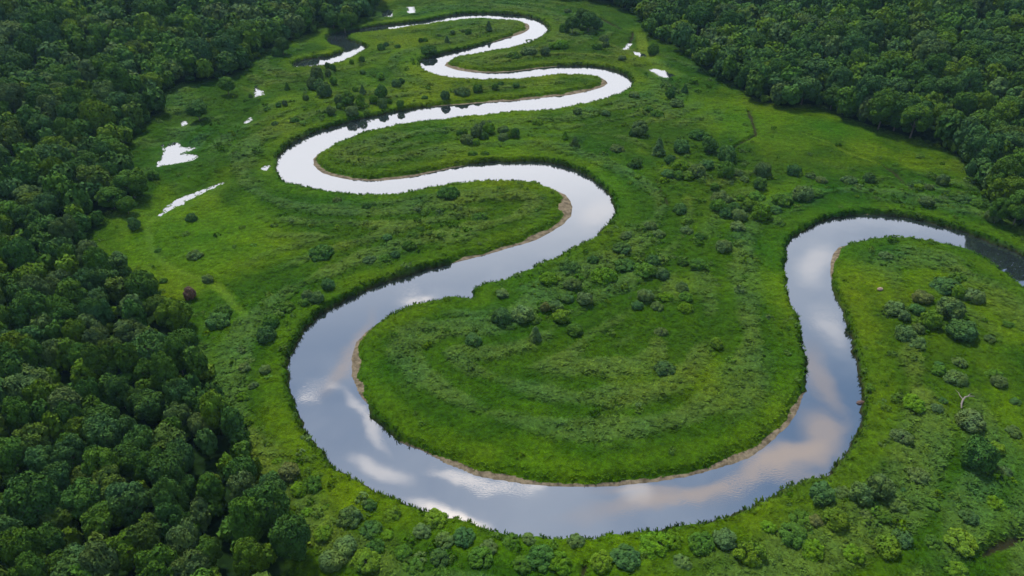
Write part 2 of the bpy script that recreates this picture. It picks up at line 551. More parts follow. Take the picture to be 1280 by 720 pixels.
m, nt, b = new_mat('river_water')
geo = N(nt, 'ShaderNodeNewGeometry')
pos = geo.outputs['Position']
b.inputs['Base Color'].default_value = (.012, .017, .018, 1)
b.inputs['Roughness'].default_value = .03
b.inputs['IOR'].default_value = 3.7
mp = N(nt, 'ShaderNodeMapping')
mp.inputs['Rotation'].default_value = (0, 0, .6)
mp.inputs['Scale'].default_value = (1.0, 2.2, 1)
nt.links.new(pos, mp.inputs[0])
w1 = noise(nt, mp.outputs[0], 1.3, 3, .5)
w2 = noise(nt, pos, .12, 2, .5)
patch = ramp(nt, noise(nt, pos, .045, 3, .5), .5, .66, .05, 1.0)
hgt = math_node(nt, 'ADD', math_node(nt, 'MULTIPLY', math_node(nt, 'MULTIPLY', w1, patch), .012), math_node(nt, 'MULTIPLY', w2, .02))
bp = N(nt, 'ShaderNodeBump')
bp.inputs['Strength'].default_value = .5
bp.inputs['Distance'].default_value = 1.0
nt.links.new(hgt, bp.inputs['Height'])
nt.links.new(bp.outputs[0], b.inputs['Normal'])
M_WATER = m

# ------------------------------------------------------------------ the ground sheet
ox0 = -np.geomspace(1, 6000, 34)[::-1][:-1] + X0
ox1 = np.geomspace(1, 6000, 34)[1:] + X1
oy0 = -np.geomspace(1, 3000, 26)[::-1][:-1] + Y0
oy1 = np.geomspace(1, 9000, 36)[1:] + Y1
ax, ay = np.concatenate([ox0, gx, ox1]), np.concatenate([oy0, gy, oy1])
AX, AY = np.meshgrid(ax, ay)
AZ = meadow_z(AX, AY) + hill(AX, AY)
jy, jx = len(oy0), len(ox0)
sl = (slice(jy, jy + len(gy)), slice(jx, jx + len(gx)))
AZ[sl] = Zg
lu, se = cover(AX.ravel(), AY.ravel(), np.full(AX.size, CLAMP), np.full(AX.size, CLAMP))
lu, se = lu.reshape(AX.shape), se.reshape(AX.shape)
lu[sl], se[sl] = LUSH, SEDGE
dsr = np.full(AX.shape, CLAMP)
dsr[sl] = DS
gcol = hue_drift(trails(cover_colour(lu.ravel(), se.ravel()) * .9, dsr.ravel()), AX.ravel(), AY.ravel())
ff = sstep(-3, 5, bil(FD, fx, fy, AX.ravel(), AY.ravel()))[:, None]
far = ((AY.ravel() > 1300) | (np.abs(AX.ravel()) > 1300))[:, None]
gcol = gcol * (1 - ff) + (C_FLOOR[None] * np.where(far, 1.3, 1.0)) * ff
sand = np.zeros(AX.shape); mud = np.zeros(AX.shape)
sand[sl], mud[sl] = SAND, MUD
h, w = AX.shape
idx = np.arange(h * w).reshape(h, w)
faces = np.stack([idx[:-1, :-1], idx[:-1, 1:], idx[1:, 1:], idx[1:, :-1]], -1).reshape(-1, 4)
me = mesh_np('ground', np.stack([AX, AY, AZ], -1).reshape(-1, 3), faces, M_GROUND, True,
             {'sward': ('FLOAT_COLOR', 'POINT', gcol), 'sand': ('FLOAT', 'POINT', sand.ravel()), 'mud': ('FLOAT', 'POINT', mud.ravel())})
tag(link(bpy.data.objects.new('ground', me)), kind='structure')


def water_sheet(name, D, z=0.0, reach=2.6):
    m = D < reach
    cell = m[:-1, :-1] & m[:-1, 1:] & m[1:, 1:] & m[1:, :-1]
    J, I = np.nonzero(cell)
    n = len(gx)
    f = np.stack([J * n + I, J * n + I + 1, (J + 1) * n + I + 1, (J + 1) * n + I], 1)
    u, inv = np.unique(f, return_inverse=True)
    v = np.stack([gx[u % n], gy[u // n], np.full(len(u), z)], 1)
    o = link(bpy.data.objects.new(name, mesh_np(name, v, inv.reshape(f.shape), M_WATER, True)))
    return tag(o, kind='structure')


water_sheet('river', DRn)
# the reach outside the mapped grid, to the right of the frame, is closed off by the rising ground
for d in pond_fields:
    water_sheet('pond', d, z=.02, reach=1.0)

# ------------------------------------------------------------------ foliage
def unit(v):
    return v / (np.linalg.norm(v, axis=-1, keepdims=True) + 1e-9)


def leaf_faces(P, Nrm, size, r, tri=False):
    """little leaf-sprays at P facing Nrm: rhombic quads, or triangles"""
    n = len(P)
    t = unit(np.cross(Nrm, unit(r.normal(size=(n, 3)))))
    bt = np.cross(Nrm, t)
    s = (size * r.uniform(.7, 1.35, n))[:, None]
    if tri:
        a = P + t * s * .75
        b_ = P - t * s * .4 + bt * s * .62
        c_ = P - t * s * .4 - bt * s * .62
        V = np.stack([a, b_, c_], 1)
        k = 3
    else:
        bend = Nrm * s * .16
        V = np.stack([P + t * s * .62 - bend, P + bt * s * .42, P - t * s * .62 - bend, P - bt * s * .42], 1)
        k = 4
    return V.reshape(-1, 3), np.arange(n * k).reshape(n, k)


def crown(form, n, size, r, tri=False, lobes=None):
    """leaf faces filling a crown of radius about 1 and height about 1.5, standing on z = 0"""
    L = []
    shapes = {   # horizontal radius, height, height of the widest point, lobes
        'round': (1.0, 1.75, .95, 30), 'broad': (1.0, 1.25, .62, 34), 'tall': (1.0, 2.35, 1.1, 34), 'ragged': (1.0, 1.8, .9, 24), 'twin': (1.0, 1.9, .95, 30),
        'dome': (1.0, 1.25, .42, 26), 'low': (1.0, .75, .22, 26), 'upright': (1.0, 1.95, .8, 26), 'cone': (1.0, 2.7, .35, 40)}
    R, Hh, hm, K = shapes[form]
    K = lobes or K
    for k in range(K):
        f = (k + .5) / K
        a = k * 2.39996 + r.uniform(-.5, .5)
        if form == 'cone':
            z = Hh * (.06 + .86 * f)
            rad = R * (1 - f) ** .8 * r.uniform(.55, .75)
            lr = (.42 - .26 * f) * r.uniform(.85, 1.15)
        else:
            cz = 1 - 1.75 * f                                        # 1 .. -.75
            sr = math.sqrt(max(0, 1 - cz * cz))
            top = Hh - hm
            lr = r.uniform(.25, .44)
            z = hm + (top if cz > 0 else hm * .85) * cz * .74
            rad = R * sr * r.uniform(.58, .76)
            if form == 'ragged':
                rad *= r.uniform(.7, 1.25); lr *= r.uniform(.75, 1.15); z += r.uniform(-.18, .18)
            if form == 'low':
                lr *= .72
                rad *= r.uniform(.8, 1.15)
        c = np.array([math.cos(a) * rad, math.sin(a) * rad, z])
        if form == 'twin':
            c = c * np.array([.74, .74, .92]) + np.array([.30, .06, .1]) * (1 if k % 2 else -1)
        L.append((c, lr))
    if form in ('round', 'broad', 'ragged', 'twin', 'dome'):         # a few lobes that break the outline
        for k in range(5):
            a = r.uniform(0, 6.28)
            L.append((np.array([math.cos(a) * .62, math.sin(a) * .62, hm + (Hh - hm) * r.uniform(.25, .7)]), r.uniform(.28, .42)))
    C = np.array([c for c, _ in L]); RR = np.array([x for _, x in L])
    wgt = RR ** 2 / np.sum(RR ** 2)
    mid = np.array([0, 0, hm])
    Ps, Ns = [], []
    for q, (c, lr) in enumerate(L):
        m_ = int(n * wgt[q] * 2.0) + 6
        d = unit(r.normal(size=(m_, 3)))
        out = unit((c - mid)[None])
        keep = (d @ out[0] > -.35)
        d = d[keep]
        p = c + d * lr * r.uniform(.78, 1.06, len(d))[:, None] * np.array([1, 1, .85])
        dist = np.linalg.norm(p[:, None] - C[None], axis=2) / RR[None]
        dist[:, q] = 9
        ok = (dist.min(1) > .72) & (p[:, 2] > .02)
        Ps.append(p[ok]); Ns.append(unit(d[ok] + r.normal(size=(ok.sum(), 3)) * .3 + np.array([0, 0, .18])))
    P, Nn = np.concatenate(Ps), np.concatenate(Ns)
    if len(P) > n:
        k = r.permutation(len(P))[:n]
        P, Nn = P[k], Nn[k]
    return leaf_faces(P, Nn, np.full(len(P), size), r, tri)


def tube(path, radii, seg=7):
    path = np.array(path, float)
    V, F = [], []
    for k, p in enumerate(path):
        t = unit(path[min(k + 1, len(path) - 1)] - path[max(k - 1, 0)])
        u = unit(np.cross(t, [0.3, 1, .1])); v = np.cross(t, u)
        for s in range(seg):
            a = 2 * math.pi * s / seg
            V.append(p + (u * math.cos(a) + v * math.sin(a)) * radii[k])
    for k in range(len(path) - 1):
        for s in range(seg):
            a, b_ = k * seg + s, k * seg + (s + 1) % seg
            F.append((a, b_, b_ + seg, a + seg))
    return np.array(V), np.array(F)


def join(parts):
    V, F, o = [], [], 0
    for v, f in parts:
        V.append(v); F.append(f + o); o += len(v)
    return np.concatenate(V), np.concatenate(F)


def trunk_mesh(r, top, limbs, width):
    lean = r.uniform(-.06, .06, 2)
    parts = [tube([(0, 0, -.25), (0, 0, .05), (lean[0] * .4, lean[1] * .4, top * .45), (lean[0], lean[1], top)], [width * 1.5, width, width * .8, width * .35])]
    for k in range(limbs):
        a = k * 2.4 + r.uniform(0, 1)
        z = top * r.uniform(.45, .8)
        e = r.uniform(.35, .6)
        parts.append(tube([(lean[0] * .7, lean[1] * .7, z), (math.cos(a) * e * .5, math.sin(a) * e * .5, z + .22), (math.cos(a) * e, math.sin(a) * e, z + .5)],
                          [width * .5, width * .36, width * .15], 5))
    return join(parts)


# prototypes: meshes only, shared by the copies
TREE_FORMS = ['round', 'broad', 'tall', 'ragged', 'twin']
TREE = {}
for fi, f in enumerate(TREE_FORMS):
    TREE[f] = []
    for v in range(3):
        r = np.random.default_rng(300 + fi * 10 + v)
        V, F = crown(f, 4200, .115, r)
        V[:, 2] += .42
        tv, tf = trunk_mesh(r, 1.35, 5, .055)
        TREE[f].append((mesh_np('crown', V, F, M_LEAF), mesh_np('trunk', tv, tf, M_BARK, True)))
SHRUB_FORMS = ['dome', 'low', 'upright', 'cone']
SHRUB = {}
for fi, f in enumerate(SHRUB_FORMS):
    SHRUB[f] = []
    for v in range(3):
        r = np.random.default_rng(500 + fi * 10 + v)
        V, F = crown(f, 2400, .14, r)
        tv, tf = join([tube([(0, 0, -.1), (math.cos(a) * .12, math.sin(a) * .12, .3), (math.cos(a) * .4, math.sin(a) * .4, .62 if f != 'low' else .4)], [.045, .035, .012], 5)
                       for a in r.uniform(0, 6.28, 5)]) if f != 'cone' else tube([(0, 0, -.1), (0, 0, 1.2), (.02, 0, 2.4)], [.06, .045, .012], 6)
        SHRUB[f].append((mesh_np('foliage', V, F, M_LEAF), mesh_np('stem', tv, tf, M_BARK, True)))

TINTS = {   # leaf colours (albedo)
    'yellow-green': (.052, .098, .007), 'mid-green': (.036, .082, .009), 'dark green': (.027, .066, .011), 'blue-green': (.031, .072, .018),
    'grey-green': (.048, .084, .023), 'olive': (.042, .074, .011), 'bright green': (.048, .104, .005), 'reddish-brown': (.078, .048, .036), 'brownish': (.052, .068, .018)}


def tint_of(name, r, amt=.12):
    c = np.array(TINTS[name]) * r.uniform(1 - amt, 1 + amt) * r.uniform(1 - amt * .4, 1 + amt * .4, 3)
    return c * 1.18


def place_tree(x, y, z, rad, hgt, form, tint, name='forest_tree'):
    root = bpy.data.objects.new(name, None)
    root.empty_display_size = .5
    link(root)
    root.location = (x, y, z)
    root.rotation_euler = (0, 0, random.uniform(0, 6.28))
    nat = {'round': 2.17, 'broad': 1.67, 'tall': 2.77, 'ragged': 2.2, 'twin': 2.3}[form]
    root.scale = (rad, rad * random.uniform(.9, 1.1), hgt / nat)
    cm, tm = random.choice(TREE[form])
    c = link(bpy.data.objects.new('crown', cm), root)
    c.color = (*tint_of(tint, rng), 1)
    link(bpy.data.objects.new('trunk', tm), root)
    return root


def place_shrub(x, y, z, rad, hgt, form, tint, parts=True):
    fm, sm = random.choice(SHRUB[form])
    nat = {'dome': 1.25, 'low': .75, 'upright': 1.95, 'cone': 2.7}[form]
    sc = (rad, rad * random.uniform(.85, 1.15), hgt / nat)
    rot = (0, 0, random.uniform(0, 6.28))
    cc = (*(tint_of(tint, rng) * 1.2), 1)
    name = 'conifer' if form == 'cone' else 'shrub'
    if parts:
        root = link(bpy.data.objects.new(name, None))
        root.empty_display_size = .3
        f = link(bpy.data.objects.new('foliage', fm), root)
        f.color = cc
        link(bpy.data.objects.new('stem', sm), root)
    else:
        root = link(bpy.data.objects.new(name, fm))
        root.color = cc
    root.location, root.rotation_euler, root.scale = (x, y, z), rot, sc
    return root


# ------------------------------------------------------------------ labels
ORD = ['', 'second', 'third', 'fourth', 'fifth', 'sixth', 'seventh', 'eighth', 'ninth', 'tenth', 'eleventh', 'twelfth', 'thirteenth', 'fourteenth', 'fifteenth', 'sixteenth']
todo = []     # (object, description, place, px, py)


def finish_labels():
    by = {}
    for t in todo:
        by.setdefault((t[1], t[2]), []).append(t)
    for (desc, place), ts in by.items():
        ts.sort(key=lambda t: t[3])
        n = len(ts)
        for k, t in enumerate(ts):
            lab = f'{desc} {place}'
            if n > 1:
                if n <= 3:
                    pos = (['leftmost', 'rightmost'] if n == 2 else ['leftmost', 'middle', 'rightmost'])[k]
                    lab += f', {pos} of {"two" if n == 2 else "three"}'
                elif k == 0:
                    lab += ', leftmost of such'
                elif k == n - 1:
                    lab += ', rightmost of such'
                else:
                    lab += f', {ORD[k] if k < len(ORD) else str(k + 1) + "th"} from left'
            if len(lab.split()) > 16:
                lab = lab.replace(' of such', '').replace(' of two', '').replace(' of three', '').replace('right-hand', 'right').replace(' free-standing', ' lone')
            if len(lab.split()) > 16:
                lab = lab.replace(' from left', ' along')
            if len(lab.replace('-', ' ').split()) > 19 or len(lab.split()) > 16:
                print('LONG', lab)
            t[0]['label'] = lab


# ------------------------------------------------------------------ forest
def scatter(test, xlo, xhi, ylo, yhi, spacing):
    """dart throwing with a spacing that depends on the place"""
    cell = 5.0
    grid, pts = {}, []
    ntry = int((xhi - xlo) * (yhi - ylo) / 14)
    xs, ys = rng.uniform(xlo, xhi, ntry), rng.uniform(ylo, yhi, ntry)
    ok = test(xs, ys)
    for x, y in zip(xs[ok], ys[ok]):
        s = spacing(x, y)
        i, j = int(x // cell), int(y // cell)
        q = int(s // cell) + 1
        good = True
        for a in range(i - q, i + q + 1):
            for b_ in range(j - q, j + q + 1):
                for (u, v) in grid.get((a, b_), ()):
                    if (u - x) ** 2 + (v - y) ** 2 < s * s:
                        good = False
                        break
                if not good: break
            if not good: break
        if good:
            grid.setdefault((i, j), []).append((x, y))
            pts.append((x, y))
    return pts


def forest_test(x, y):
    px, py, d = project(x, y, 6)
    seen = (px > -800) & (px < 1900) & (py > -170) & (py < 1400) & (d > 20)
    near = in_forest(x, y) & seen
    # keep clear of water
    return near


def crown_scale(x, y):
    d = math.hypot(x, y)
    return 5.9 + 5.6 * min(1, max(0, (d - 150) / 300))          # mean crown width


FT = []
for (x, y) in scatter(forest_test, -620, 660, 5, 780, lambda x, y: crown_scale(x, y) * .60):
    if X0 < x < X1 and Y0 < y < Y1:
        if bil(DR, gx, gy, x, y) < 3 or bil(DP, gx, gy, x, y) < 2:
            continue
    e_ = bil(FD, fx, fy, x, y)
    if e_ < 6 and x < 0 and y < 260 and rng.random() < .35:
        continue
    FT.append((x, y))
recs = []
young = scatter(forest_test, -420, 480, 60, 640, lambda x, y: 3.4)
young = [q for q in young if rng.random() < .85 and not (X0 < q[0] < X1 and Y0 < q[1] < Y1 and (bil(DR, gx, gy, *q) < 4 or bil(DP, gx, gy, *q) < 2))]
for (x, y) in young:                                                # saplings and undergrowth in the gaps
    cw = rng.uniform(3.2, 5.2)
    z = float(meadow_z(np.array([x]), np.array([y]))[0] + hill(np.array([x]), np.array([y]))[0]) - .1
    px, py, dep = project(x, y, z + 3)
    recs.append(dict(x=x, y=y, z=z, r=cw / 2, h=rng.uniform(3.5, 6.5), form='broad' if rng.random() < .5 else 'round', tint=rng.choice(['mid-green', 'dark green', 'yellow-green']), px=px, py=py, size=0 * cw * FPX / dep, edge=9))
for (x, y) in FT:
    cw = crown_scale(x, y) * rng.choice([.72, .9, 1.0, 1.12, 1.35], p=[.2, .25, .25, .2, .1]) * rng.uniform(.92, 1.08)
    form = rng.choice(TREE_FORMS, p=[.34, .2, .18, .16, .12])
    hgt = (cw * .75 + 4.6) * {'round': 1.0, 'broad': .86, 'tall': 1.22, 'ragged': 1.0, 'twin': 1.05}[form] * rng.uniform(.82, 1.28)
    stand = fbm(np.array([x]), np.array([y]), 45, 80, 2)[0]
    tn = rng.choice(['yellow-green', 'mid-green', 'dark green', 'blue-green', 'grey-green', 'olive'],
                    p=[.16, .28, .26, .12, .10, .08] if stand > .5 else [.08, .24, .34, .18, .10, .06])
    z = float(meadow_z(np.array([x]), np.array([y]))[0] + hill(np.array([x]), np.array([y]))[0]) - .1
    px, py, dep = project(x, y, z + hgt * .6)
    recs.append(dict(x=x, y=y, z=z, r=cw / 2, h=hgt, form=form, tint=tn, px=px, py=py, size=cw * FPX / dep, edge=float(bil(FD, fx, fy, x, y))))
inview = [t for t in recs if -5 < t['px'] < 1285 and -5 < t['py'] < 730]
inview.sort(key=lambda t: -t['size'])
singles = inview[:300]
sid = {id(t) for t in singles}
TREE_WORD = {'round': 'round-crowned', 'broad': 'broad flat-crowned', 'tall': 'tall narrow-crowned', 'ragged': 'ragged-crowned', 'twin': 'double-crowned'}


def forest_place(t):
    px, py = t['px'], t['py']
    if px > 640:
        return 'at the edge of the right-hand forest'
    if t['edge'] < 9:
        if py > 560: return 'on the forest edge above the bottom of the photo'
        if py > 430: return 'on the forest edge facing the wide river bend'
        if py > 330: return 'on the forest edge below the old channel scar'
        if py > 220: return 'on the forest edge near the long narrow pool'
        return 'on the forest edge by the ragged pond'
    row = 'along the bottom of the photo' if py > 650 else 'low in the photo' if py > 570 else 'level with the wide bend' if py > 490 else \
        'level with the wide bend\'s top' if py > 410 else 'level with the second loop' if py > 320 else 'level with the long pool' if py > 220 else 'level with the ragged pond'
    colm = 'at the left edge' if px < 75 else 'in the left forest' if px < 190 else 'in the inner left forest'
    return f'{colm}, {row}'


for t in singles:
    o = place_tree(t['x'], t['y'], t['z'], t['r'], t['h'], t['form'], t['tint'])
    tag(o, None, 'tree', 'broadleaf trees of the forest')
    todo.append((o, f"{t['tint']} {TREE_WORD[t['form']]} tree", forest_place(t), t['px'], t['py']))

# everything else of the woods: one mass
protos = {'near': [], 'far': [], 'out': []}
for key, n, size in (('near', 820, .21), ('far', 520, .26), ('out', 170, .44)):
    for v in range(10):
        r = np.random.default_rng(700 + v)
        V, F = crown(TREE_FORMS[v % 5], n, size, r, tri=True)
        V[:, 2] += .42
        if len(F) < n:
            pad = np.concatenate([V.reshape(-1, 3, 3), np.repeat(V.reshape(-1, 3, 3)[:1], n - len(F), 0)])
            V = pad.reshape(-1, 3)
        protos[key].append(V[:n * 3])
VV, CC = [], []
for t in recs:
    if id(t) in sid:
        continue
    vis = -40 < t['px'] < 1320 and -40 < t['py'] < 760
    key = ('near' if t['size'] > 22 else 'far') if vis else 'out'
    fi = TREE_FORMS.index(t['form'])
    V = protos[key][fi + 5 * rng.integers(0, 2)]
    a = rng.uniform(0, 6.28)
    ca, sa_ = math.cos(a), math.sin(a)
    nat = {'round': 2.17, 'broad': 1.67, 'tall': 2.77, 'ragged': 2.2, 'twin': 2.3}[t['form']]
    W = np.stack([(V[:, 0] * ca - V[:, 1] * sa_) * t['r'] + t['x'], (V[:, 0] * sa_ + V[:, 1] * ca) * t['r'] + t['y'], V[:, 2] * t['h'] / nat + t['z']], 1)
    VV.append(W)
    CC.append(np.repeat(tint_of(t['tint'], rng)[None], len(V) // 3, 0))
VV, CC = np.concatenate(VV), np.concatenate(CC)
me = mesh_np('forest', VV, np.arange(len(VV)).reshape(-1, 3), M_FOREST, False, {'tint': ('FLOAT_COLOR', 'FACE', CC)})
o = link(bpy.data.objects.new('forest', me))
tag(o, 'dense dark green broadleaf forest closing in the valley on both sides', 'forest', kind='stuff')
print('trees', len(recs), 'in view', len(inview), 'forest tris', len(CC), 'smallest single', singles[-1]['size'])

# ------------------------------------------------------------------ shrubs and small trees of the meadow, traced one by one: x, lower edge y, width, height (photograph px)
S = """
453 81 8 10;440 82 6 6;477 66 10 9;483 61 8 7;526 55 6 6;532 54 7 6;559 56 8 11 c;566 45 6 5;578 43 5 4;585 46 9 8;611 42 10 11 c;549 47 6 4;537 70 22 10;
397 103 18 18;392 115 16 16;411 98 9 11;410 88 7 9;417 91 8 9;418 109 10 11;407 125 20 20;400 116 14 16;360 115 8 11 c;383 128 8 8;357 135 7 8;349 137 7 8;
424 133 12 15;436 136 17 20;454 121 10 15 c;445 117 8 7;452 139 13 20;414 147 12 13;426 139 10 9;441 148 18 14;478 128 17 20;468 133 12 12;479 137 13 13;487 132 8 8;501 136 10 10;
496 112 12 10;502 108 8 8;477 103 9 10;454 95 8 5;531 126 9 6;557 127 12 12;579 123 22 13;571 121 8 9;597 118 13 11;619 115 9 10;626 109 8 6;645 112 9 6;370 157 12 6;345 160 10 6;497 62 8 5;
715 46 20 24 t;735 44 22 28 t;727 38 20 26 t;705 44 14 12;746 40 14 18;754 55 13 9;746 64 12 8;757 62 10 9;702 63 17 11;692 64 14 10;661 72 20 12;681 72 13 11;816 69 15 14;777 78 12 7;710 18 10 5;642 76 20 5;
418 40 20 24 t;432 40 20 26 t;440 36 16 18 t;355 72 17 24 t;348 73 12 12;
837 127 13 14;841 118 8 8;855 119 9 13 c;845 137 20 8;866 107 11 8;792 125 13 8;721 147 11 9;757 148 12 8;809 143 16 7;672 159 16 7;820 150 20 7;798 174 17 18;790 174 8 8;706 178 9 10 c;822 198 18 27 c;
584 184 14 12;580 171 10 9;575 172 8 8;596 176 13 16;604 163 8 8;611 160 8 8;611 171 13 13;605 177 11 10;595 184 10 8;629 169 11 8;629 179 12 9;636 175 8 8;644 175 10 13;
718 189 12 13 c;770 193 15 8;795 212 12 10;788 213 8 7;835 206 9 9;562 254 30 8;591 197 9 6;606 197 10 6;811 293 13 11;782 303 16 9;797 227 9 6;
885 196 18 20;851 195 18 14;871 178 22 8;907 207 20 19;837 209 11 11;849 217 22 12;882 215 15 11;870 225 17 15;859 228 14 10;847 227 12 9;834 226 14 10;904 227 20 19;920 224 14 8;951 225 17 17;948 241 14 14;929 230 12 7;
990 223 16 13;998 224 8 6;1025 232 12 8;1012 226 12 6;1060 233 22 9;1000 255 22 17;1018 250 14 9;892 241 10 7;899 258 24 15;944 253 18 10;896 270 16 14;906 276 17 11;916 268 19 11;935 270 18 14;922 280 16 13;949 281 21 18;974 261 26 12;967 270 16 9;925 254 10 6;
849 271 15 12;920 293 16 11;857 295 14 8;822 300 16 9;972 285 14 6;875 302 14 8;1175 235 16 16;1084 231 13 13;1158 240 14 8;1146 241 12 8;1155 262 16 12;1201 256 22 9;1220 263 22 9;1236 281 18 18;1178 254 14 6;1190 249 14 6;
251 155 28 28 t;296 195 15 8;194 228 14 15;314 124 5 9;325 128 5 4;287 123 22 26 t;241 280 14 12;146 269 36 36 t;163 273 22 24 t;171 292 15 20;
151 333 16 17;199 317 11 6;261 355 14 12 g;240 379 16 20 r;245 328 22 8 g;206 357 11 8;229 420 38 42 t;282 400 28 12;275 414 36 20;341 413 20 18;336 432 22 22;201 396 20 22 b;386 379 16 14;398 382 18 16;412 365 17 14;405 328 36 10;360 393 24 12;382 386 12 10;
459 266 12 10;527 292 12 7;516 302 18 9;485 304 12 8;511 317 18 12;495 326 14 9;482 331 16 9;462 333 18 8;522 268 9 6;551 268 9 6;532 272 14 7;600 280 18 6;422 257 14 8;
627 411 20 18;669 432 17 22 cg;701 409 18 15 y;717 424 18 14;695 393 16 12;730 387 18 14;709 382 14 10;715 370 22 14;712 347 26 11;685 362 24 14;755 360 30 14;740 335 16 10;780 343 24 12;805 352 26 16;827 353 14 14;815 336 20 13;871 343 18 13;
851 370 18 12;856 382 18 9;856 396 20 13;805 383 18 14;795 391 14 10;820 391 14 9;832 381 16 8;825 424 16 9 g;628 375 14 10;653 409 24 18;668 408 16 10;681 394 10 12 b;592 437 18 14;830 475 24 12;894 440 14 12 y;852 335 12 8;775 322 20 9;902 319 18 14;
1180 372 40 22;1195 356 22 10;1194 377 20 18;1211 382 26 20;1149 383 24 16 b;1115 398 24 18 g;1127 405 14 14 g;1142 396 18 14;1182 403 34 30;1158 415 26 26 y;1143 410 20 12;1200 403 14 10;1196 430 38 28;1127 430 26 22 g;1144 420 14 12;1141 439 24 14 g;1233 431 16 6;
1103 328 18 9;1257 413 14 8;1171 462 14 7;1196 462 20 8;1170 472 18 14;1190 484 28 20;1243 488 20 15 g;1238 478 24 9;1137 518 30 13;1167 520 18 9;1206 543 34 26 g;1211 594 44 42 d;1238 573 22 16 y;1265 510 16 8;1175 508 14 6;1122 560 30 10;
1022 634 30 28;1070 636 30 28 g;1092 630 32 36;1143 608 28 17;1050 627 24 13;998 663 30 20;1036 669 34 30 y;1015 663 18 16 b;984 688 44 18;1117 646 26 14 g;1100 660 22 11;1103 700 34 26 y;1122 686 26 20;1190 724 28 16 y;1193 695 40 18 y;1080 652 18 9;1125 620 12 7;1160 688 24 9;
676 716 40 20;700 722 34 18;652 722 30 16;815 702 44 26;780 718 40 26;838 690 30 16;872 700 40 26;902 691 30 24;933 714 44 32 y;957 672 24 12;750 722 36 18 y;
365 606 26 22 b;506 704 22 32;556 690 28 14;580 688 30 16;492 655 24 12 y;467 676 30 20;472 700 28 20;462 722 40 18 y;440 662 34 24;612 698 24 14;545 662 30 13 y;392 621 28 20;434 702 30 22;420 718 34 26;
1262 291 32 64 t;1290 299 36 72 t;1240 285 24 40 t;1316 308 38 72 t;1275 284 30 60 t;640 690 24 12;600 715 34 14;550 712 30 16;528 676 24 12;520 722 30 14;660 678 22 9;720 690 24 10;850 716 26 14;1010 705 36 16;1060 708 30 14;1240 640 24 10;1250 600 22 10;1160 640 20 8;1205 660 24 10;1262 550 22 12
"""
shr = []
for it in S.replace('\n', '').split(';'):
    if it.strip():
        p = it.split()
        shr.append((float(p[0]), float(p[1]), float(p[2]), float(p[3]), p[4] if len(p) > 4 else ''))
# the thicket between the forest and the wide bend
thicket = gpts([(300, 475), (340, 440), (362, 470), (362, 520), (385, 560), (425, 598), (470, 625), (505, 640), (490, 700), (460, 722), (385, 725), (365, 660), (340, 615), (320, 588), (308, 560), (302, 518)])
_n = 0
for (x, y) in scatter(lambda a, b_: inside_poly(a, b_, thicket), thicket[:, 0].min(), thicket[:, 0].max(), thicket[:, 1].min(), thicket[:, 1].max(), lambda a, b_: 3.2):
    if bil(DR, gx, gy, x, y) < 3.5:
        continue
    px, py, dep = project(x, y, 1)
    wpx = rng.uniform(2.0, 4.2) * FPX / dep
    if rng.random() < .75 and all((px - s[0]) ** 2 + (py - s[1]) ** 2 > 13 ** 2 for s in shr):
        shr.append((px, py + 5, wpx, wpx * rng.uniform(.5, .85), rng.choice(['y', '', 'k', 'k'])))


def shrub_place(px, py):
    if px > 1225 and 276 < py < 312: return 'at the right forest edge above the river'
    if py > 590 and px > 940: return 'on the near bank, bottom right'
    if py > 655 and px > 640: return 'along the bottom of the photo under the wide bend'
    if px < 640 and py > 610: return 'on the near bank below the wide bend'
    if px < 380 and py > 440: return 'between left forest and wide bend'
    if px > 1040 and py > 450: return 'on the right bank below the clump'
    if px > 1035 and py > 292: return 'on the tongue of land at right'
    if px < 345 and py > 300: return 'by the old channel scar at left'
    if px < 345 and py > 100: return 'in the left meadow by the ponds'
    if px < 420 and py > 300: return 'above the wide bend on its left bank'
    if px > 600 and py > 400: return 'inside the widest loop, front half'
    if px > 590 and py > 305: return 'inside the widest loop, back half'
    if px > 770 and py > 245: return 'in the right-hand thicket\'s lower half'
    if px > 1040: return 'in the meadow under the right forest'
    if px > 825 and py > 165: return 'in the right-hand thicket\'s upper half'
    if px > 735 and py > 85: return 'in the meadow right of the third loop'
    if py > 240 and px < 720: return 'on the tongue inside the second loop'
    if py > 140 and px > 520: return 'on the tongue inside the third loop'
    if py > 84 and px > 520: return 'on the narrow tongue above the third loop'
    if py > 84: return 'in the upper left meadow'
    if px > 640: return 'in the upper meadow by the right forest'
    return 'in the meadow at the top of the photo'


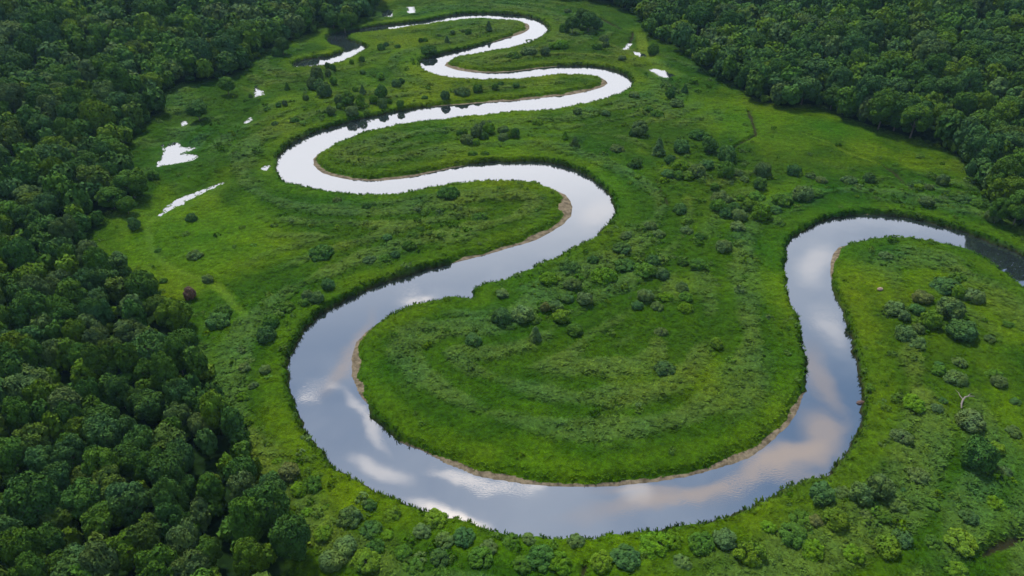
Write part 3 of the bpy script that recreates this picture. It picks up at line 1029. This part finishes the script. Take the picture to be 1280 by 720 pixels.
used_grid = []
for (px, py, wd, ht, code) in shr:
    if 580 < px < 1060 and 160 < py < 560 and 't' not in code and 'c' not in code:
        wd, ht = wd * 1.2, ht * 1.2
    x, y = ground(px, py, 1.0)
    dep = project(x, y, 1)[2]
    wm = wd / FPX * dep
    dist = math.hypot(x, y)
    y += wm * .42 * y / dist
    x += wm * .42 * x / dist
    th = math.atan2(CAM_H, dist)
    rel = min(1.5, max(.32, (ht / wd - .6 * math.sin(th)) / math.cos(th)))       # height / width
    if py > 640: rel = min(rel, .52)
    ratio = ht / wd
    inmap = X0 < x < X1 and Y0 < y < Y1
    if inmap and bil(DRn, gx, gy, x, y) < .6:
        y -= 1.5
    z = float(bil(Zg, gx, gy, x, y)) if inmap else float(meadow_z(np.array([x]), np.array([y]))[0])
    z = max(z, .3) - .08
    r = rng
    if 'r' in code: tn = 'reddish-brown'
    elif 'b' in code: tn = 'brownish'
    elif 'g' in code: tn = 'grey-green'
    elif 'y' in code: tn = 'yellow-green'
    elif 'd' in code: tn = 'dark green'
    elif 'k' in code: tn = 'bright green'
    elif 't' in code: tn = ['dark green', 'mid-green'][int(r.integers(0, 2))]
    else:
        tn = r.choice(['dark green', 'blue-green', 'grey-green', 'mid-green', 'bright green'], p=[.10, .16, .36, .26, .12])
    sizew = 'large ' if wm > 5.4 else 'small ' if wm < 3.0 else ''
    if 't' in code:
        form = ['round', 'broad', 'tall'][int(r.integers(0, 3))] if ratio < 1.15 else 'tall'
        if px in (251, 229): form = 'round'
        o = place_tree(x, y, z, wm / 2, max(wm * max(rel, .85), 4), form, tn, 'meadow_tree')
        tag(o, None, 'tree', 'trees standing free of the forest')
        desc = f'{sizew}{tn} free-standing tree'
    else:
        form = 'cone' if 'c' in code else 'low' if rel < .42 else 'dome' if rel < .88 else 'upright'
        hm = wm * (max(1.25, rel) if form == 'cone' else rel) * r.uniform(.92, 1.08)
        o = place_shrub(x, y, z, wm / 2, hm, form, tn, parts=wd >= 11)
        if form == 'cone':
            tag(o, None, 'tree', 'small conifers on the meadow')
        else:
            tag(o, None, 'shrub', 'shrubs scattered over the meadow')
        desc = sizew + tn + ' ' + {'cone': 'pointed conifer', 'low': 'low spreading shrub', 'dome': 'domed shrub', 'upright': 'upright shrub'}[form]
    todo.append((o, desc, shrub_place(px, py), px, py))
    used_grid.append((x, y, wm / 2))
finish_labels()
print('shrubs', len(shr))

# ------------------------------------------------------------------ grass and sedge: uncountable tufts, one object each
def tuft_protos(nvar, k, seed, lean, wide):
    out = []
    for v in range(nvar):
        r = np.random.default_rng(seed + v)
        a = r.uniform(0, 6.28, k)
        rad = np.sqrt(r.uniform(0, 1, k)) * .55
        bx, by = np.cos(a) * rad, np.sin(a) * rad
        tipr = rad + lean * r.uniform(.3, 1.0, k)
        a2 = a + r.normal(0, .5, k)
        tx, ty = np.cos(a2) * tipr, np.sin(a2) * tipr
        tz = r.uniform(.55, 1.0, k) * (1 - .45 * rad / .55)
        px_, py_ = -np.sin(a2) * wide, np.cos(a2) * wide
        b0 = np.stack([bx + px_, by + py_, np.full(k, -.08)], 1)
        b1 = np.stack([bx - px_, by - py_, np.full(k, -.08)], 1)
        t0 = np.stack([tx - px_ * .45, ty - py_ * .45, tz], 1)
        t1 = np.stack([tx + px_ * .45, ty + py_ * .45, tz * r.uniform(.85, 1, k)], 1)
        out.append(np.stack([b0, b1, t0, t1], 1))
    return np.array(out)                          # (nvar, k, 4, 3)


def tufts(name, x, y, z, sr, sh, tint, protos_, label, cat):
    n = len(x)
    var = rng.integers(0, len(protos_), n)
    a = rng.uniform(0, 6.28, n)
    ca, sa_ = np.cos(a)[:, None, None], np.sin(a)[:, None, None]
    P = protos_[var]
    k = P.shape[1]
    vx = (P[..., 0] * ca - P[..., 1] * sa_) * sr[:, None, None] + x[:, None, None]
    vy = (P[..., 0] * sa_ + P[..., 1] * ca) * sr[:, None, None] + y[:, None, None]
    vz = P[..., 2] * sh[:, None, None] + z[:, None, None]
    V = np.stack([vx, vy, vz], -1).reshape(-1, 3)
    F = np.arange(n * k * 4).reshape(-1, 4)
    C = np.repeat(tint, k, 0)
    o = link(bpy.data.objects.new(name, mesh_np(name, V, F, M_GRASS, False, {'tint': ('FLOAT_COLOR', 'FACE', C)})))
    return tag(o, label, cat, kind='stuff')


def meadow_points(n):
    """points over the open ground the frame can show, denser near the camera"""
    py = rng.uniform(-14, 770, n)
    px = rng.uniform(-120, 1400, n)
    # turn an even spread in depth into places on the plain
    dy = -(py - 360) / FPX
    t = (CAM_H - 1) / (SP - dy * CP)
    return (px - 640) / FPX * t, (CP + dy * SP) * t


def uniform_points(n):
    x, y = rng.uniform(X0 + 2, X1 - 2, n), rng.uniform(Y0 + 1, Y1 - 2, n)
    px, py, d = project(x, y, 1)
    m_ = (px > -420) & (px < 1700) & (py > -30) & (py < 1250)
    m_ &= (rng.random(n) < .5) | ((px > -40) & (px < 1320) & (py < 745))
    return x[m_], y[m_]


gp = tuft_protos(14, 8, 40, .85, .19)
x, y = uniform_points(720000)
d, dp, dc, ds = (bil(f, gx, gy, x, y) for f in (DRn, DP, DC, DS))
sw = bil(SW, gx, gy, x, y)
fd = bil(FD, fx, fy, x, y)
keep = (d > np.where(sw > .3, sw + .3, .15)) & (dp > np.where(rng.random(len(x)) < .35, -.7, .3)) & (dc > .2) & (fd < 2.5)
dist = np.hypot(x, y)
keep &= rng.random(len(x)) < np.clip(1.15 - dist / 700, .35, 1)
x, y, d, ds, sw, dist, dpk = (q[keep] for q in (x, y, d, ds, sw, dist, dp))
lu, se = cover(x, y, d, ds)
cc = hue_drift(trails(cover_colour(lu, se), ds), x, y) * rng.uniform(.78, 1.25, len(x))[:, None]
bumpy = fbm(x, y, 4.5, 90, 2)
hgt = (.24 + .20 * se * sstep(.35, .7, bumpy) + .12 * sstep(.5, .75, bumpy)) * (1 - .35 * lu) * rng.uniform(.7, 1.3, len(x)) + .85 * (1 - sstep(.4, 2.4, d)) * (1 - sstep(.2, .8, sw))
hgt *= np.where(ds < .5, .5, 1) * (.3 + .7 * sstep(1, 9, dpk))
rad = (.50 + .18 * se) * rng.uniform(.75, 1.35, len(x)) * (1 + dist / 900)
z = np.maximum(bil(Zg, gx, gy, x, y), .03)
tufts('meadow_grass', x, y, z, rad, hgt, cc, gp, 'lush green meadow grass covering the valley floor between the river loops', 'grass')
print('grass tufts', len(x))

# rounded sedge and low herb mounds, in drifts
mp_ = []
for v in range(10):
    r = np.random.default_rng(900 + v)
    V, F = crown(['low', 'dome'][v % 2], 90, .26, r, tri=True, lobes=7)
    V = V.reshape(-1, 3, 3)
    while len(V) < 90:
        V = np.concatenate([V, V[:90 - len(V)]])
    mp_.append(V)
MP = np.array([q[:90] for q in mp_])
x, y = uniform_points(70000)
d, dp, dc, ds = (bil(f, gx, gy, x, y) for f in (DRn, DP, DC, DS))
sw = bil(SW, gx, gy, x, y)
fd = bil(FD, fx, fy, x, y)
lu, se = cover(x, y, d, ds)
drift = fbm(x, y, 26, 120, 3)
px, py, dep = project(x, y, 1)
scrubby = sstep(.50, .68, drift) * .30 + .012
# more scrub inside the back half of the widest loop, in the right-hand thicket and along the near banks
for (cx, cy, rx, ry, amt) in ((740, 345, 140, 40, .8), (905, 240, 130, 45, .4), (560, 680, 150, 30, .9), (400, 610, 70, 60, .8), (1040, 650, 120, 45, .7), (1150, 400, 70, 60, .3), (560, 290, 120, 40, .35), (1180, 250, 80, 22, .5), (430, 130, 70, 30, .25)):
    scrubby += amt * .6 * np.exp(-((px - cx) / rx) ** 2 - ((py - cy) / ry) ** 2)
scrubby *= 1 - .6 * lu * (py < 560)
keep = (d > np.where(sw > .3, sw + 1.2, .7)) & (dp > 7) & (dc > .8) & (ds > .8) & (fd < 5) & (rng.random(len(x)) < scrubby * np.clip(1.2 - dep / 600, .3, 1))
x, y, d, ds, lu, se, dep = (q[keep] for q in (x, y, d, ds, lu, se, dep))
n = len(x)
pick = rng.random(n)
tn = np.array([C_SEDGE * 1.0, C_MID * 1.0, C_LUSH * .85, np.array(TINTS['mid-green']) * 1.2, np.array(TINTS['grey-green']) * 1.15])
kk = np.where(pick < .34, 0, np.where(pick < .6, 1, np.where(pick < .74, 2, np.where(pick < .9, 3, 4))))
tint = tn[kk] * rng.uniform(.9, 1.3, n)[:, None]
rad = rng.choice([.55, .75, 1.0, 1.35], n, p=[.35, .33, .22, .10]) * rng.uniform(.8, 1.2, n) * (1 + dep / 900)
hh = rad * rng.uniform(.5, .95, n)
z = bil(Zg, gx, gy, x, y) - .05
var = rng.integers(0, len(MP), n)
a = rng.uniform(0, 6.28, n)
ca, sa_ = np.cos(a)[:, None, None], np.sin(a)[:, None, None]
P = MP[var]
V = np.stack([(P[..., 0] * ca - P[..., 1] * sa_) * rad[:, None, None] + x[:, None, None], (P[..., 0] * sa_ + P[..., 1] * ca) * rad[:, None, None] + y[:, None, None],
              P[..., 2] * hh[:, None, None] + z[:, None, None]], -1).reshape(-1, 3)
o = link(bpy.data.objects.new('meadow_undergrowth', mesh_np('meadow_undergrowth', V, np.arange(len(V)).reshape(-1, 3), M_FOREST, False,
                                                            {'tint': ('FLOAT_COLOR', 'FACE', np.repeat(tint, 90, 0))})))
tag(o, 'low rounded mounds of sedge and herbs drifting over the green meadow', 'undergrowth', kind='stuff')
print('mounds', n)

# ------------------------------------------------------------------ single finds: bleached dead branch, tan boulder, snag at the bank
def zat(x, y):
    return float(bil(Zg, gx, gy, x, y))


x, y = ground(1203, 503, 1.6)
zz = zat(x, y) + .45
pa = [tube([(-1.7, -2.6, -.2), (-1.3, -1.5, .15), (-.5, -.4, .3), (.5, .5, .5), (1.5, .7, .6), (2.7, .5, .75)], [.16, .2, .22, .2, .14, .04], 7),
      tube([(-.3, -.2, .35), (-.7, .8, .7), (-.6, 1.7, .85), (-1.1, 2.4, 1.1)], [.15, .12, .09, .03], 6),
      tube([(1.2, .65, .6), (1.8, 1.2, .8), (2.4, 1.4, .75)], [.1, .07, .02], 5)]
V, F = join(pa)
o = link(bpy.data.objects.new('dead_branch', mesh_np('dead_branch', V, F, M_WOOD, True)))
o.location = (x, y, zz)
tag(o, 'pale bleached dead branch with forked limbs lying in the grass at right', 'branch')


def boulder(name, x, y, z, s, label, mat):
    import bmesh
    bm = bmesh.new()
    bmesh.ops.create_icosphere(bm, subdivisions=3, radius=1)
    for v in bm.verts:
        n_ = float(fbm(np.array([v.co.x * 2 + 5]), np.array([v.co.y * 2 + v.co.z * 3]), 1.1, 150, 3)[0])
        v.co *= .72 + .55 * n_
        v.co.x *= s[0]; v.co.y *= s[1]; v.co.z *= s[2]
    me_ = bpy.data.meshes.new(name)
    bm.to_mesh(me_)
    bm.free()
    me_.materials.append(mat)
    o_ = link(bpy.data.objects.new(name, me_))
    o_.location = (x, y, z)
    return tag(o_, label, 'rock')


x, y = ground(1099, 365, 1.2)
boulder('boulder', x, y, zat(x, y) + .25, (.75, .6, .5), 'small tan boulder in the grass of the tongue of land at right', M_STONE)
x, y = ground(1076, 503, .2)
boulder('boulder', x, y, .1, (.9, .6, .5), 'small dark brown rock at the water edge of the right bank', M_DARK)

# ------------------------------------------------------------------ air
import bmesh
bm = bmesh.new()
bmesh.ops.create_cube(bm, size=1)
me = bpy.data.meshes.new('haze')
bm.to_mesh(me)
bm.free()
hz = link(bpy.data.objects.new('haze', me))
hz.scale = (13600, 13600, 150)
hz.location = (0, 3200, -4 + 75)
m = bpy.data.materials.new('haze_air')
m.use_nodes = True
nt = m.node_tree
nt.nodes.clear()
out = N(nt, 'ShaderNodeOutputMaterial')
pv = N(nt, 'ShaderNodeVolumePrincipled')
pv.inputs['Color'].default_value = (.38, .66, 1, 1)
pv.inputs['Density'].default_value = 4.2e-5
nt.links.new(pv.outputs[0], out.inputs['Volume'])
me.materials.append(m)
tag(hz, kind='stuff')

# ------------------------------------------------------------------ sky: Nishita with a broken cloud deck
SUN_EL, SUN_AZ = math.radians(60), math.radians(-28)        # azimuth from +Y, towards -X (ahead of the camera, a little left)
world = bpy.data.worlds.new('World')
scene.world = world
world.use_nodes = True
nt = world.node_tree
bg = nt.nodes['Background']
sky = N(nt, 'ShaderNodeTexSky', sky_type='NISHITA')
sky.sun_disc = False
sky.sun_elevation = SUN_EL
sky.sun_rotation = SUN_AZ
tc = N(nt, 'ShaderNodeTexCoord')
sep = N(nt, 'ShaderNodeSeparateXYZ')
nt.links.new(tc.outputs['Generated'], sep.inputs[0])
zc = math_node(nt, 'MAXIMUM', sep.outputs[2], .04)
u = math_node(nt, 'DIVIDE', sep.outputs[0], zc)
v = math_node(nt, 'DIVIDE', sep.outputs[1], zc)
cmb = N(nt, 'ShaderNodeCombineXYZ')
nt.links.new(u, cmb.inputs[0])
nt.links.new(v, cmb.inputs[1])
uv = cmb.outputs[0]
wn = N(nt, 'ShaderNodeTexNoise')
wn.inputs['Scale'].default_value = 4.0
wn.inputs['Detail'].default_value = 7
nt.links.new(uv, wn.inputs['Vector'])
wv = N(nt, 'ShaderNodeVectorMath', operation='MULTIPLY_ADD')
nt.links.new(wn.outputs['Color'], wv.inputs[0])
wv.inputs[1].default_value = (.15, .15, 0)
nt.links.new(uv, wv.inputs[2])
uvw = wv.outputs[0]
deck = ramp(nt, noise(nt, uvw, 1.5, 5, .55), .36, .62)
low = ramp(nt, math_node(nt, 'ADD', math_node(nt, 'MULTIPLY', u, -.22), v), 1.15, 2.3)     # cover closes towards the horizon ahead
cover_f = math_node(nt, 'MAXIMUM', math_node(nt, 'MULTIPLY', deck, .55), low)


def cloud_blob(px, py, rx, ry, ang, amt):
    cx, cy = ground(px, py)
    mpn = N(nt, 'ShaderNodeMapping', vector_type='TEXTURE')
    mpn.inputs['Location'].default_value = (cx / CAM_H + .075, cy / CAM_H + .075, 0)
    mpn.inputs['Rotation'].default_value = (0, 0, ang)
    mpn.inputs['Scale'].default_value = (rx / CAM_H, ry / CAM_H, 1)
    nt.links.new(uvw, mpn.inputs[0])
    ln = N(nt, 'ShaderNodeVectorMath', operation='LENGTH')
    nt.links.new(mpn.outputs[0], ln.inputs[0])
    return ramp(nt, ln.outputs['Value'], 1.25, .25, 0, amt)


def blob_group(items):
    res = None
    for bb in items:
        q = cloud_blob(*bb)
        res = q if res is None else math_node(nt, 'MAXIMUM', res, q)
    return res


bright = blob_group(((384, 494, 2.8, 1.8, 0, .75), (400, 476, 6, 1.3, -.3, .3), (475, 580, 8, 2.4, -.55, .42), (556, 634, 10, 1.9, -.32, 1.0), (600, 604, 13, 1.5, -.28, .62), (660, 614, 7, 1.3, 0, .5),
                     (455, 520, 14, 1.6, -.9, .4), (795, 618, 5, 3.5, .2, .25), (1032, 412, 4, 12, .1, .28), (1020, 330, 6, 14, -.5, .3), (520, 376, 6, 2.0, .5, .7), (745, 268, 7, 14, -.4, .25)))
beige = blob_group(((880, 612, 30, 2.4, .26, .8), (980, 566, 20, 3.4, .62, .95), (1015, 528, 5, 9, -.3, .7), (830, 612, 16, 2, .1, .6), (1030, 470, 4, 14, -.1, .5), (436, 440, 3, 18, -.3, .6)))
haze_grey = mix_rgb(nt, low, (4.4, 7.2, 12.4), (21, 21.8, 23.6))
base_sky = mix_rgb(nt, .55, sky.outputs[0], haze_grey)
c1 = mix_rgb(nt, cover_f, base_sky, mix_rgb(nt, low, (13.0, 14.0, 16.2), (22.0, 22.4, 24)))
c2 = mix_rgb(nt, bright, mix_rgb(nt, beige, c1, (13.0, 10.8, 9.8)), (30.0, 27.6, 26))
nt.links.new(c2, bg.inputs['Color'])
bg.inputs['Strength'].default_value = .083

sun = bpy.data.lights.new('sun', 'SUN')
sun.energy = 5.0
sun.angle = math.radians(10)
sun.color = (1, .93, .80)
so = link(bpy.data.objects.new('sun', sun))
sd = np.array([math.sin(SUN_AZ) * math.cos(SUN_EL), math.cos(SUN_AZ) * math.cos(SUN_EL), math.sin(SUN_EL)])
from mathutils import Vector
so.rotation_euler = Vector(sd).to_track_quat('Z', 'Y').to_euler()
so.location = (0, 300, 300)

# ------------------------------------------------------------------ camera and output
cam = bpy.data.cameras.new('camera')
cam.sensor_width = 36
cam.lens = 36 * FPX / 1280
cam.clip_end = 20000
cam.clip_start = .5
co = link(bpy.data.objects.new('camera', cam))
co.location = (0, 0, CAM_H)
co.rotation_euler = (math.pi / 2 - PITCH, 0, 0)
scene.camera = co
scene.view_settings.view_transform = 'Standard'
scene.view_settings.look = 'None'
scene.view_settings.exposure = .22
scene.view_settings.gamma = 1
scene.view_settings.use_curve_mapping = False
scene.cycles.use_denoising = True
scene.cycles.max_bounces = 5
scene.cycles.diffuse_bounces = 2
scene.cycles.glossy_bounces = 2
scene.cycles.volume_bounces = 0
scene.cycles.transparent_max_bounces = 4
